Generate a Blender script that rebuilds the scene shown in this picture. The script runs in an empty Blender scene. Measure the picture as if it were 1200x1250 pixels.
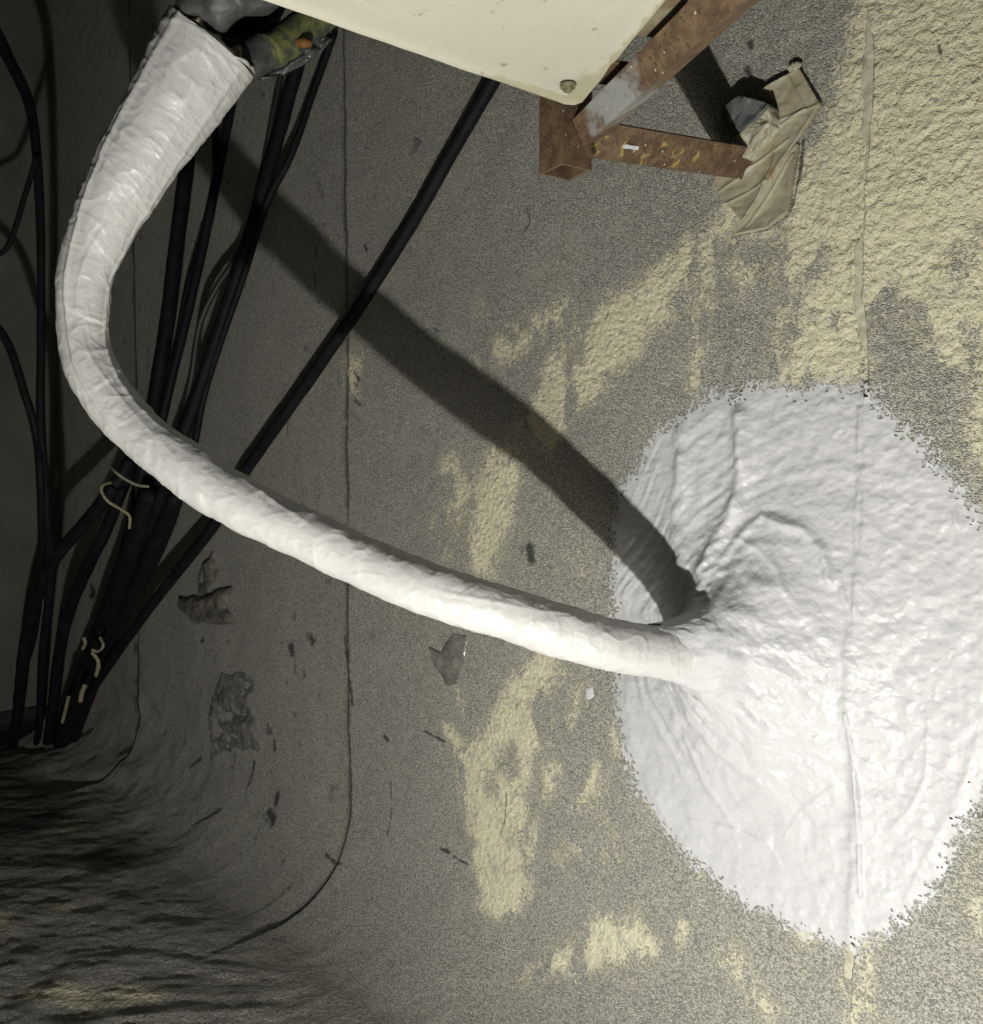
import bpy, math, random
import numpy as np

S = bpy.context.scene
random.seed(7)

# ------------------------------------------------------------------ camera
CAM = np.array([1.024, -0.955, 0.80]); FPX = 1100.0; PITCH = math.radians(2)
fh = np.array([-.731, .682, 0.]); fh /= np.linalg.norm(fh)
Rt = np.cross(fh, [0, 0, 1.]); Fw = fh*math.cos(PITCH) - np.array([0, 0, 1.])*math.sin(PITCH); Up = np.cross(Rt, Fw)
cam = bpy.data.objects.new('camera', bpy.data.cameras.new('camera')); S.collection.objects.link(cam)
from mathutils import Matrix, Vector
m = Matrix(((Rt[0], Up[0], -Fw[0]), (Rt[1], Up[1], -Fw[1]), (Rt[2], Up[2], -Fw[2])))
cam.matrix_world = Matrix.Translation(CAM) @ m.to_4x4()
cam.data.sensor_fit = 'HORIZONTAL'; cam.data.sensor_width = 36; cam.data.lens = 36*FPX/1200
cam.data.clip_start = .01; cam.data.clip_end = 200
S.camera = cam
# ------------------------------------------------------------------ night sky
W = bpy.data.worlds.new('World'); S.world = W; W.use_nodes = True
nt = W.node_tree; sky = nt.nodes.new('ShaderNodeTexSky'); sky.sky_type = 'NISHITA'; sky.sun_disc = False
sky.sun_elevation = math.radians(25); sky.sun_rotation = math.radians(200)
nt.nodes['Background'].inputs['Strength'].default_value = 0.0015
nt.links.new(sky.outputs[0], nt.nodes['Background'].inputs[0])
# ------------------------------------------------------------------ the worker's torch, low beside the camera
ld = bpy.data.lights.new('torch', 'POINT'); ld.energy = 49; ld.shadow_soft_size = .015; ld.color = (1, .983, .915)
lo = bpy.data.objects.new('torch', ld); S.collection.objects.link(lo); lo.location = (.80, -.98, .16)
S.view_settings.view_transform = 'Standard'; S.view_settings.look = 'None'
S.view_settings.exposure = 0; S.view_settings.gamma = 1
S.render.engine = 'CYCLES'
S.cycles.max_bounces = 4; S.cycles.diffuse_bounces = 1; S.cycles.glossy_bounces = 2

# ------------------------------------------------------------------ helpers
def ray(x, y): return Fw + Rt*(x-600)/FPX - Up*(y-625)/FPX
def at(x, y, Z): return CAM + ray(x, y)*Z
def onwall(x, y, off=0.):                       # point on the wall plane (y = -off)
    r = ray(x, y); t = (-off-CAM[1])/r[1]; return CAM + r*t
def onz(x, y, z): r = ray(x, y); return CAM + r*(z-CAM[2])/r[2]
def onside(x, y, off=0.): r = ray(x, y); return CAM + r*((SIDE+off-CAM[0])/r[0])
SIDE = -2.02; FIL = .18

rng = np.random.default_rng(3)
TAB = rng.random((256, 256))*2-1
def vn(x, y, s=0):
    x = np.asarray(x, float)+s*17.31; y = np.asarray(y, float)+s*9.77
    xi = np.floor(x).astype(np.int64); yi = np.floor(y).astype(np.int64); fx = x-xi; fy = y-yi
    fx = fx*fx*(3-2*fx); fy = fy*fy*(3-2*fy); xi &= 255; yi &= 255; xj = (xi+1) & 255; yj = (yi+1) & 255
    return (TAB[xi, yi]*(1-fx)+TAB[xj, yi]*fx)*(1-fy)+(TAB[xi, yj]*(1-fx)+TAB[xj, yj]*fx)*fy
def fbm(x, y, s=0, o=4, g=.5):
    r = 0; a = 1
    for k in range(o): r = r+a*vn(x*2**k, y*2**k, s+k*3); a *= g
    return r
def sdpoly(x, y, P):                            # signed distance, inside positive, clipped at +-.06
    P = np.asarray(P); out = np.full(x.shape, -.06)
    lo_, hi = P.min(0)-.06, P.max(0)+.06
    sel = (x > lo_[0]) & (x < hi[0]) & (y > lo_[1]) & (y < hi[1])
    if not sel.any(): return out
    qx, qy = x[sel], y[sel]; d = np.full(qx.shape, 9.); ins = np.zeros(qx.shape, bool); n = len(P)
    for i in range(n):
        a, b = P[i], P[(i+1) % n]; ex, ey = b-a; wx, wy = qx-a[0], qy-a[1]
        t = np.clip((wx*ex+wy*ey)/(ex*ex+ey*ey+1e-12), 0, 1); d = np.minimum(d, (wx-ex*t)**2+(wy-ey*t)**2)
        c = (a[1] > qy) != (b[1] > qy)
        if abs(ey) > 1e-12: ins ^= c & (qx < ex*(qy-a[1])/ey+a[0])
    d = np.sqrt(d); out[sel] = np.clip(np.where(ins, d, -d), -.06, .06); return out
def sdline(x, y, L):                            # distance to a polyline
    L = np.asarray(L); d = np.full(x.shape, .3**2)
    lo_, hi = L.min(0)-.12, L.max(0)+.12
    sel = (x > lo_[0]) & (x < hi[0]) & (y > lo_[1]) & (y < hi[1])
    if not sel.any(): return np.sqrt(d)
    qx, qy = x[sel], y[sel]; dd = np.full(qx.shape, .3**2)
    for i in range(len(L)-1):
        a, b = L[i], L[i+1]; ex, ey = b-a; wx, wy = qx-a[0], qy-a[1]
        t = np.clip((wx*ex+wy*ey)/(ex*ex+ey*ey+1e-12), 0, 1); dd = np.minimum(dd, (wx-ex*t)**2+(wy-ey*t)**2)
    d[sel] = dd; return np.sqrt(d)
def W2(pts): return [(lambda p: (p[0], p[2]))(onwall(*q)) for q in pts]

def link(o, parent=None):
    S.collection.objects.link(o)
    if parent is not None: o.parent = parent
    return o
def tag(o, label=None, cat=None, group=None, kind=None):
    if label: o['label'] = label
    if cat: o['category'] = cat
    if group: o['group'] = group
    if kind: o['kind'] = kind
    return o
def empty(name, loc, label, cat, group=None):
    o = bpy.data.objects.new(name, None); S.collection.objects.link(o); o.location = loc; o.empty_display_size = .02
    o['_l'] = 1; del o['_l']; return tag(o, label, cat, group)
def mesh(name, V, Fc, mat, parent=None, smooth=True, attrs=None):
    V = np.asarray(V, float).copy()
    if parent is not None: V -= np.array(parent.location)
    me = bpy.data.meshes.new(name); Fc = np.asarray(Fc) if not isinstance(Fc, list) else Fc
    if isinstance(Fc, np.ndarray):
        n, k = Fc.shape; me.vertices.add(len(V)); me.vertices.foreach_set('co', V.ravel())
        me.loops.add(n*k); me.loops.foreach_set('vertex_index', Fc.ravel().astype(np.int32))
        me.polygons.add(n); me.polygons.foreach_set('loop_start', np.arange(0, n*k, k, dtype=np.int32))
        me.polygons.foreach_set('loop_total', np.full(n, k, np.int32)); me.update(calc_edges=True)
    else:
        me.from_pydata([tuple(v) for v in V], [], Fc); me.update()
    for k, a in (attrs or {}).items():
        at_ = me.attributes.new(k, 'FLOAT', 'POINT'); at_.data.foreach_set('value', np.asarray(a, np.float32).ravel())
    if smooth: me.polygons.foreach_set('use_smooth', np.ones(len(me.polygons), bool))
    me.materials.append(mat)
    return link(bpy.data.objects.new(name, me), parent)
def gridfaces(n, m_, keep=None, wrap=False):
    i = np.arange(n*m_).reshape(n, m_)
    if wrap: i = np.hstack([i, i[:, :1]])
    q = np.stack([i[:-1, :-1], i[1:, :-1], i[1:, 1:], i[:-1, 1:]], -1)
    return q[keep] if keep is not None else q.reshape(-1, 4)
def compact(V, F, attrs=None):
    u, inv = np.unique(F, return_inverse=True); return V[u], inv.reshape(F.shape), {k: a[u] for k, a in (attrs or {}).items()}
def spline(P, n, per=False):                    # centripetal-ish Catmull-Rom
    P = np.asarray(P, float); Q = np.vstack([2*P[0]-P[1], P, 2*P[-1]-P[-2]]); out = []
    for i in range(1, len(Q)-2):
        p0, p1, p2, p3 = Q[i-1:i+3]; t = np.linspace(0, 1, n, endpoint=False)[:, None]
        out.append(.5*((2*p1)+(-p0+p2)*t+(2*p0-5*p1+4*p2-p3)*t*t+(-p0+3*p1-3*p2+p3)*t**3))
    out.append(P[-1:]); return np.vstack(out)
def frames(C):
    T = np.gradient(C, axis=0); T /= np.linalg.norm(T, axis=1)[:, None]
    N = np.zeros_like(T); a = np.array([0, 0, 1.]) if abs(T[0][2]) < .9 else np.array([1., 0, 0])
    N[0] = np.cross(np.cross(T[0], a), T[0]); N[0] /= np.linalg.norm(N[0])
    for i in range(1, len(T)):
        v = N[i-1]-T[i]*(N[i-1]@T[i]); N[i] = v/np.linalg.norm(v)
    return T, N, np.cross(T, N)
def tube(name, P, r, mat, parent=None, sides=12, sub=8, rough=0., seed=0, cap=True):
    C = spline(P, sub); T, N, B = frames(C); n = len(C)
    rr = np.interp(np.linspace(0, 1, n), np.linspace(0, 1, len(np.atleast_1d(r))), np.atleast_1d(r)) if np.ndim(r) else np.full(n, r)
    th = np.arange(sides)*2*np.pi/sides
    L = np.concatenate([[0], np.cumsum(np.linalg.norm(np.diff(C, axis=0), axis=1))])
    R = rr[:, None]*np.ones(sides)
    if rough: R = R*(1+rough*vn(L[:, None]*40+0*th, 2+np.cos(th)*1.5+np.sin(th)*1.1+0*L[:, None], seed))
    V = C[:, None]+R[..., None]*(np.cos(th)[None, :, None]*N[:, None]+np.sin(th)[None, :, None]*B[:, None])
    V = V.reshape(-1, 3); F = gridfaces(n, sides, wrap=True).tolist()
    if cap: F += [list(range(sides)), list(range(n*sides-1, n*sides-sides-1, -1))]
    return mesh(name, V, F, mat, parent)
def prism(name, poly, h, mat, parent=None, axis=(0, 0, 1), smooth=False, bevel=0):
    P = np.asarray(poly, float); A = np.asarray(axis, float)*h; n = len(P)
    V = np.vstack([P, P+A]); F = [list(range(n))[::-1], list(range(n, 2*n))]+[[i, (i+1) % n, (i+1) % n+n, i+n] for i in range(n)]
    o = mesh(name, V, F, mat, parent, smooth)
    import bmesh; bm = bmesh.new(); bm.from_mesh(o.data); bmesh.ops.recalc_face_normals(bm, faces=bm.faces)
    if bevel: bmesh.ops.bevel(bm, geom=bm.edges[:], offset=bevel, segments=2, affect='EDGES', profile=.6)
    bm.to_mesh(o.data); bm.free(); return o
def beam(name, a, b, prof, side, mat, parent=None, bevel=.0006, tilt=0.):   # profile [(s, u)...] swept from a to b
    a = np.asarray(a, float); b = np.asarray(b, float); d = b-a; L = np.linalg.norm(d); d /= L
    s = np.asarray(side, float); s -= d*(s@d); s /= np.linalg.norm(s); u = np.cross(s, d)
    if u[2] < 0: u = -u
    s, u = s*math.cos(tilt)-u*math.sin(tilt), u*math.cos(tilt)+s*math.sin(tilt)
    return prism(name, [a+s*p+u*q for p, q in prof], L, mat, parent, d, bevel=bevel)

# ------------------------------------------------------------------ materials
def newmat(name):
    M = bpy.data.materials.new(name); M.use_nodes = True; t = M.node_tree; return M, t, t.nodes['Principled BSDF']
class NB:
    def __init__(s, t): s.t = t; s.co = t.nodes.new('ShaderNodeTexCoord').outputs['Object']
    def n(s, k, **kw):
        o = s.t.nodes.new(k)
        for a, b in kw.items(): setattr(o, a, b)
        return o
    def put(s, sock, v):
        if isinstance(v, bpy.types.NodeSocket): s.t.links.new(v, sock)
        else: sock.default_value = v
    def noise(s, sc, det=2, rough=.5, vec=None, dist=0.):
        o = s.n('ShaderNodeTexNoise'); s.put(o.inputs['Vector'], vec or s.co); o.inputs['Scale'].default_value = sc
        o.inputs['Detail'].default_value = det; o.inputs['Roughness'].default_value = rough; o.inputs['Distortion'].default_value = dist; return o.outputs['Fac']
    def vor(s, sc, feat='F1', out='Distance', vec=None):
        o = s.n('ShaderNodeTexVoronoi', feature=feat); s.put(o.inputs['Vector'], vec or s.co); o.inputs['Scale'].default_value = sc; return o.outputs[out]
    def m(s, op, a, b=0., c=0.):
        o = s.n('ShaderNodeMath', operation=op)
        for i, v in enumerate((a, b, c)): s.put(o.inputs[i], v)
        return o.outputs[0]
    def mr(s, v, a, b, c=0., d=1., sm=True):
        o = s.n('ShaderNodeMapRange', interpolation_type='SMOOTHSTEP' if sm else 'LINEAR')
        for i, q in enumerate((v, a, b, c, d)): s.put(o.inputs[i], q)
        return o.outputs[0]
    def mix(s, f, a, b):
        o = s.n('ShaderNodeMix', data_type='RGBA'); s.put(o.inputs[0], f)
        for i, v in ((6, a), (7, b)): s.put(o.inputs[i], v if isinstance(v, bpy.types.NodeSocket) else (*v, 1))
        return o.outputs[2]
    def attr(s, k): o = s.n('ShaderNodeAttribute'); o.attribute_name = k; return o.outputs['Fac']
    def scale(s, v, vec=None):
        o = s.n('ShaderNodeVectorMath', operation='MULTIPLY'); s.put(o.inputs[0], vec or s.co); o.inputs[1].default_value = v; return o.outputs[0]
    def bump(s, h, dist, st=1., nrm=None):
        o = s.n('ShaderNodeBump'); s.put(o.inputs['Height'], h); o.inputs['Distance'].default_value = dist; s.put(o.inputs['Strength'], st)
        if nrm: s.put(o.inputs['Normal'], nrm)
        return o.outputs[0]

def membrane_mat(name, tone=1., lumpy=.0006):
    M, t, B = newmat(name); n = NB(t)
    g1 = n.noise(330, 2, .7); g2 = n.vor(620); g2c = n.vor(620, out='Color')
    sep = n.n('ShaderNodeSeparateColor'); n.put(sep.inputs[0], g2c)
    gran = n.m('ADD', n.m('MULTIPLY', sep.outputs[0], .55), n.m('MULTIPLY', g1, .75))
    gf = n.mr(gran, .42, .92)
    low = n.noise(7, 4, .6)
    a = n.mix(low, (.39*tone, .382*tone, .345*tone), (.54*tone, .53*tone, .475*tone))
    gcol = n.mix(gf, (.13, .128, .115), (.72*tone, .70*tone, .61*tone))
    grey = n.mix(.62, a, gcol)
    # cream paint: signed distance painted in metres, ragged by grains
    cr = n.attr('cream')
    rag = n.m('ADD', n.m('MULTIPLY', n.m('SUBTRACT', n.noise(45, 3, .6), .5), .05), n.m('MULTIPLY', n.m('SUBTRACT', n.noise(260, 2, .6), .5), .085))
    cm = n.mr(n.m('ADD', cr, rag), -.003, .004)
    halo = n.m('MULTIPLY', n.mr(n.m('ADD', cr, n.m('MULTIPLY', n.m('SUBTRACT', n.noise(26, 4, .65), .5), .09)), -.025, .005), .18)
    grey = n.mix(halo, grey, (.60, .55, .39))
    wear = n.mr(n.noise(300, 2, .6), .64, .70)
    ccol = n.mix(n.noise(22, 3), (.68, .63, .44), (.80, .755, .58))
    ccol = n.mix(n.m('MULTIPLY', wear, .75), ccol, (.16, .15, .12))
    thin = n.m('MULTIPLY', cm, n.m('MULTIPLY', n.mr(cr, -.01, .02, .5, 1.), n.m('MAXIMUM', n.mr(cr, .02, .045), n.mr(n.noise(38, 4, .65), .36, .52, .35, 1.))))
    col = n.mix(thin, grey, ccol)
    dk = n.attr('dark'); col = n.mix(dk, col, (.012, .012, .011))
    wf = n.mr(n.m('ADD', n.attr('white'), n.m('MULTIPLY', n.m('SUBTRACT', n.noise(330, 2, .6), .5), .10)), .004, .008)
    col = n.mix(wf, col, (.66, .66, .66))
    t.links.new(col, B.inputs['Base Color'])
    n.put(B.inputs['Roughness'], n.mr(dk, 0, 1, .85, .5)); B.inputs['Specular IOR Level'].default_value = .35
    gh = n.m('MULTIPLY', n.m('SUBTRACT', n.m('SUBTRACT', g1, g2), .1), n.mr(cm, 0, 1, .0018, .0007))
    lh = n.m('MULTIPLY', n.m('SUBTRACT', n.noise(125, 2, .5), .5), n.mr(cm, 0, 1, lumpy, .0052))
    nr = n.bump(n.m('MULTIPLY', n.m('ADD', gh, lh), 1000.), .001, 1.)
    t.links.new(nr, B.inputs['Normal']); return M
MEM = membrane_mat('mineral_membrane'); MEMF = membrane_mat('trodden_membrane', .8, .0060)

def white_mat(name, c1=(.665, .665, .685), c2=(.63, .63, .645), rough=.43):
    M, t, B = newmat(name); n = NB(t); st = n.attr('stroke')
    col = n.mix(n.noise(30, 3), c1, c2); t.links.new(col, B.inputs['Base Color'])
    n.put(B.inputs['Roughness'], n.mr(n.noise(80, 2), .3, .7, rough-.08, rough+.15)); B.inputs['Specular IOR Level'].default_value = .5
    hh_ = n.m('ADD', n.m('MULTIPLY', n.noise(300, 2, .5), .45), n.m('MULTIPLY', n.noise(70, 3, .5, vec=n.scale((1, 1, 1.6))), .35))
    nr = n.bump(hh_, .001, 1.)
    t.links.new(nr, B.inputs['Normal']); return M
WHITE = white_mat('white_sealant_paint')
WRAP = white_mat('painted_wrap', (.71, .708, .70), (.665, .66, .645), .38)

def simple(name, c, rough=.6, c2=None, sc=40, bump=0., bs=200, metal=0., spec=.4, sc_f=(.4, .6)):
    M, t, B = newmat(name); n = NB(t)
    f = n.mr(n.noise(sc, 4, .6), *sc_f); t.links.new(n.mix(f, c, c2 or tuple(x*.75 for x in c)), B.inputs['Base Color'])
    B.inputs['Roughness'].default_value = rough; B.inputs['Metallic'].default_value = metal; B.inputs['Specular IOR Level'].default_value = spec
    if bump: t.links.new(n.bump(n.noise(bs, 3), bump, .7), B.inputs['Normal'])
    return M
BLACK = simple('black_cable_sheath', (.007, .007, .009), .65, (.012, .012, .014), 30, .0006, spec=.2)
TEAL = simple('teal_cable_sheath', (.008, .03, .032), .5)
GREYHOSE = simple('grey_insulation', (.09, .09, .09), .45, (.05, .05, .05), 60, .002, 60)
GREENHOSE = simple('green_stained_insulation', (.14, .15, .05), .6, (.06, .065, .05), 90, .002, 150)
FOAM = simple('yellowed_foam', (.55, .50, .36), .8, (.25, .22, .15), 120, .004, 150)
CREAM = simple('cream_wire', (.30, .28, .20), .6)
FILM = simple('grey_plastic_film', (.07, .072, .072), .22, (.10, .10, .10), 20, .003, 40, spec=.7)
SILI = simple('clear_silicone', (.17, .166, .145), .16, (.25, .243, .21), 35, .006, 90, spec=.9)
TORN = simple('torn_backing', (.20, .19, .155), .6, (.11, .105, .09), 45, .004, 90)
MORT = simple('mortar', (.60, .56, .43), .85, (.42, .39, .30), 60, .006, 90)
SLATE = simple('grey_bitumen_coat', (.10, .11, .115), .5, (.17, .175, .17), 30, .003, 60)
ORANGE = simple('orange_rubber', (.22, .10, .03), .7)
STEEL = simple('weathered_bolt', (.38, .36, .26), .45, (.20, .16, .10), 200, .001, 300, metal=.5)
DARKW = None

# side wall paint, dim plaster
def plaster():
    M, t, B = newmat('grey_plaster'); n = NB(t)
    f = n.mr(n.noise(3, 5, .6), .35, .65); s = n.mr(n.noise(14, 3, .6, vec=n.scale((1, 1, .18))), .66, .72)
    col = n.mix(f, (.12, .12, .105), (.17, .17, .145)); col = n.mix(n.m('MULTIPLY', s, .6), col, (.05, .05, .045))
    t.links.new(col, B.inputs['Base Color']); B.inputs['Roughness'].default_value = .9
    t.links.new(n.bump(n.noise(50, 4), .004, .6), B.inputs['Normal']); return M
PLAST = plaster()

# rusty steel: brown rust, grey primer in streaks, yellow paint traces, white flecks
def rust(name, grey=0., yellow=0.):
    M, t, B = newmat(name); n = NB(t)
    col = n.mix(n.mr(n.noise(60, 5, .65), .35, .65), (.11, .068, .040), (.21, .14, .085))
    col = n.mix(n.mr(n.noise(220, 3, .6), .56, .66), col, (.075, .048, .032))
    if grey: col = n.mix(n.m('MULTIPLY', n.mr(n.m('ADD', n.noise(14, 4, .7), n.attr('paint')), .52, .66), grey), col, n.mix(n.noise(160, 3), (.30, .31, .31), (.42, .43, .42)))
    if yellow: col = n.mix(n.m('MULTIPLY', n.mr(n.noise(55, 4, .6, dist=.6), .60, .66), yellow), col, (.50, .37, .12))
    col = n.mix(n.mr(n.vor(70), .10, .06, 0, 1), col, (.60, .57, .46))
    t.links.new(col, B.inputs['Base Color']); B.inputs['Roughness'].default_value = .62; B.inputs['Metallic'].default_value = .15
    t.links.new(n.bump(n.noise(180, 4, .6), .0012, .8), B.inputs['Normal']); return M
RUST = rust('rusty_steel'); RUSTG = rust('rusty_steel_grey_primer', grey=.9); RUSTY = rust('rusty_steel_yellow_flecks', yellow=.9)

def panmat():
    M, t, B = newmat('cream_enamel'); n = NB(t)
    ed = n.attr('edge')
    col = n.mix(n.noise(9, 4), (.54, .52, .44), (.60, .58, .49))
    st = n.mr(n.m('ADD', ed, n.m('MULTIPLY', n.m('SUBTRACT', n.noise(70, 4, .6), .5), .9)), .45, .62)
    col = n.mix(n.m('MULTIPLY', st, .75), col, (.40, .37, .24))
    col = n.mix(n.mr(n.noise(34, 4, .7), .63, .70), col, (.33, .31, .24))
    t.links.new(col, B.inputs['Base Color']); B.inputs['Roughness'].default_value = .45
    t.links.new(n.bump(n.noise(45, 4), .002, .35), B.inputs['Normal']); return M
PAN = panmat()

# ------------------------------------------------------------------ paint and stain maps on the wall (wall x, height z)
CREAMP = [W2(p) for p in [
    [(1045,-60),(1035,60),(1010,110),(1000,150),(975,200),(955,270),(945,330),(950,390),(940,470),(1060,480),(1060,385),(1120,398),(1165,430),(1180,470),(1188,560),(1205,640),(1330,640),(1330,-60)],
    [(955,150),(905,205),(870,270),(850,300),(900,310),(945,300),(985,200)],
    [(850,285),(880,290),(872,350),(862,420),(850,480),(842,480),(848,400),(850,340)],
    [(905,300),(925,330),(900,360),(890,330)],
    [(845,285),(790,325),(740,362),(700,395),(665,440),(640,500),(632,530),(665,545),(700,520),(735,480),(755,450),(800,410),(838,370),(850,330)],
    [(690,365),(650,385),(600,420),(575,445),(590,468),(615,450),(650,425),(700,385)],
    [(600,548),(578,590),(574,640),(575,705),(603,706),(622,660),(634,610),(640,575),(625,552)],
    [(545,562),(568,566),(575,600),(545,650),(530,650),(553,610),(535,572)],
    [(570,620),(560,660),(545,690),(547,675),(560,635)],
    [(640,782),(682,795),(677,840),(655,860),(662,900),(655,930),(640,960),(640,995),(630,1020),(640,1060),(640,1120),(590,1110),(578,1050),(570,1010),(560,960),(556,915),(590,895),(620,850),(636,815)],
    [(655,860),(672,855),(664,905),(645,940),(640,930),(650,900)],
    [(662,935),(680,932),(678,970),(660,975)],
    [(640,1000),(655,1000),(650,1040),(640,1060)],[(732,938),(737,960),(712,990),(703,985),(715,955)],
    [(710,815),(705,850),(697,875),(700,840)],[(700,670),(712,668),(718,695),(708,700)],[(748,1015),(755,1045),(748,1040)],
    [(690,1032),(700,1045),(680,1055)],[(640,995),(650,998),(650,1050),(632,1058)],[(555,840),(566,850),(566,875),(560,860)],
    [(545,880),(570,900),(575,918),(548,905)],[(750,895),(765,905),(745,925)],[(420,430),(440,440),(440,500),(424,500)],
    [(730,1120),(790,1130),(800,1165),(720,1190),(650,1190),(700,1150)],[(1040,1130),(1058,1130),(1052,1290),(1040,1290)],
    [(900,1170),(960,1230),(940,1240),(880,1180)],[(180,980),(188,985),(180,1000)],[(575,380),(585,385),(578,392)],
    [(1000,300),(1012,298),(1004,330),(990,350)],
]]
GREYHOLE = [W2(p) for p in [
    [(1005,302),(1000,335),(978,362),(965,410),(958,440),(952,420),(965,370),(985,330)],
    [(900,290),(945,290),(940,330),(905,330)],
    [(610,930),(628,905),(632,940),(620,950)],[(598,940),(605,960),(598,970)],[(1165,310),(1180,320),(1172,335)],[(1100,370),(1118,380),(1100,400)],
    [(1180,400),(1195,410),(1190,470),(1182,440)],
]]
DARKL = [(W2(p), w) for p, w in [
    ([(640,250),(646,270),(638,285)], .0012), ([(445,300),(447,304)], .004), ([(620,960),(618,1000),(612,1020)], .001),
    ([(433,455),(438,464)], .003), ([(432,467),(436,472)], .002), ([(434,489),(440,494)], .003), ([(410,1040),(425,1052),(432,1053)], .003),
    ([(477,955),(477,1000),(473,1020)], .0012), ([(520,892),(545,905)], .002), ([(541,1036),(550,1040)], .004), ([(556,1045),(573,1055)], .002),
    ([(646,670),(648,678)], .010), ([(470,900),(473,903)], .006), ([(353,790),(355,795)], .010), ([(378,780),(380,783)], .008),
    ([(915,52),(917,58)], .0035), ([(911,84),(914,90)], .0035), ([(980,170),(975,215),(964,258)], .0016), ([(962,262),(935,280),(893,289)], .0008),
    ([(340,970),(341,980)], .008), ([(334,905),(335,915)], .006), ([(172,655),(172,760),(170,810),(165,870)], .0018), ([(420,780),(426,830),(430,860)], .005),
    ([(337,990),(345,1000)], .011), ([(125,890),(115,905)], .009), ([(172,912),(163,920)], .010), ([(238,935),(246,925)], .004),
    ([(250,780),(247,783)], .006), ([(300,350),(301,352)], .002), ([(455,700),(457,702)], .004), ([(385,300),(383,360)], .001),
    ([(290,990),(280,1008)], .006), ([(310,930),(306,960)], .004), ([(1146,55),(1150,70)], .0012)]]
SEAM_X = [onwall(170, 760)[0], onwall(424, 600)[0], onwall(1054, 500)[0]]
PATCH = np.array(W2([(745,640),(750,600),(770,568),(785,540),(800,522),(820,509),(848,492),(857,473),(900,472),(940,460),(987,466),(1013,459),(1053,462),(1062,458),(1100,500),(1133,533),(1160,560),(1182,582),(1204,612),(1235,680),(1262,790),(1250,890),(1222,950),(1195,1000),(1170,1055),(1142,1098),(1117,1122),(1080,1150),(1045,1168),(1010,1160),(968,1140),(925,1116),(885,1092),(842,1058),(805,1012),(772,960),(755,910),(749,850),(744,760),(743,690)]))
EX, EZ = .420, .596

def wavyseam(k, z):
    return SEAM_X[k]+(.006*vn(z*9, k*5+1)+.0022*vn(z*40, k*5+2)+(.0010*vn(z*160, k+3)))*(1 if k == 2 else .45)
def wall_height(x, z):
    h = .0035*fbm(x*3, z*2.2, 1, 3)+.0009*fbm(x*28, z*24, 5, 3)
    near = np.clip((x-.1)/.5, 0, 1); h = h+near*.0009*fbm(x*95, z*95, 8, 2)
    left = np.clip((-.5-x)/.8, 0, 1)*np.clip((.45-z)/.4, 0, 1)
    h = h+left*(.010*fbm(x*7+z*2, z*11, 12, 4))
    h = h+.0035*np.exp(-(sdline(x, z, FOLD)/.012)**2)
    for L, w, a in BLIST: h = h+a*np.exp(-(sdline(x, z, L)/w)**2)
    return h
FOLD = W2([(905,300),(900,420),(893,480),(905,540),(912,590),(885,650),(868,700)])
BLIST = [(W2([(1045,300),(1043,325)]), .006, .002), (W2([(640,380),(650,400)]), .01, .002), (W2([(245,885),(270,850)]), .05, .004)]
def wall_attrs(x, z):
    wx = x+.010*fbm(x*22, z*16, 101, 3); wz = z+.014*fbm(x*20, z*14, 105, 3)
    c = np.full(x.shape, -.06)
    for p in CREAMP: c = np.maximum(c, sdpoly(wx, wz, p))
    c = np.where(c > 0, c-.045*np.clip(fbm(x*34, z*17, 111, 4)-.15, 0, 1)*np.clip((1.15-z)*6, .15, 1), c)
    for p in GREYHOLE: c = np.minimum(c, -sdpoly(x, z, p))
    spot = fbm(x*16, z*10, 21, 3)                                   # loose splashes of the same paint
    area = np.clip((x+.25)/.3, 0, 1)*np.clip((.9-z)/.5, .25, 1)
    c = np.maximum(c, (spot-.95)*.05*area-.02*(1-area))
    top = np.clip((x-.25)/.2, 0, 1)*np.clip((z-1.1)/.15, 0, 1); c = np.maximum(c, -.03+.018*top)
    d = np.zeros(x.shape)
    for L, w in DARKL:
        q = sdline(x, z, L)*(1+.5*vn(x*120, z*120, 3)); d = np.maximum(d, .8*(1-np.clip((q-w*.6)/(w*.6), 0, 1)))
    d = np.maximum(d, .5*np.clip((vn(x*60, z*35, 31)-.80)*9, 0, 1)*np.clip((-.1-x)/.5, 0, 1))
    return c, d

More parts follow.
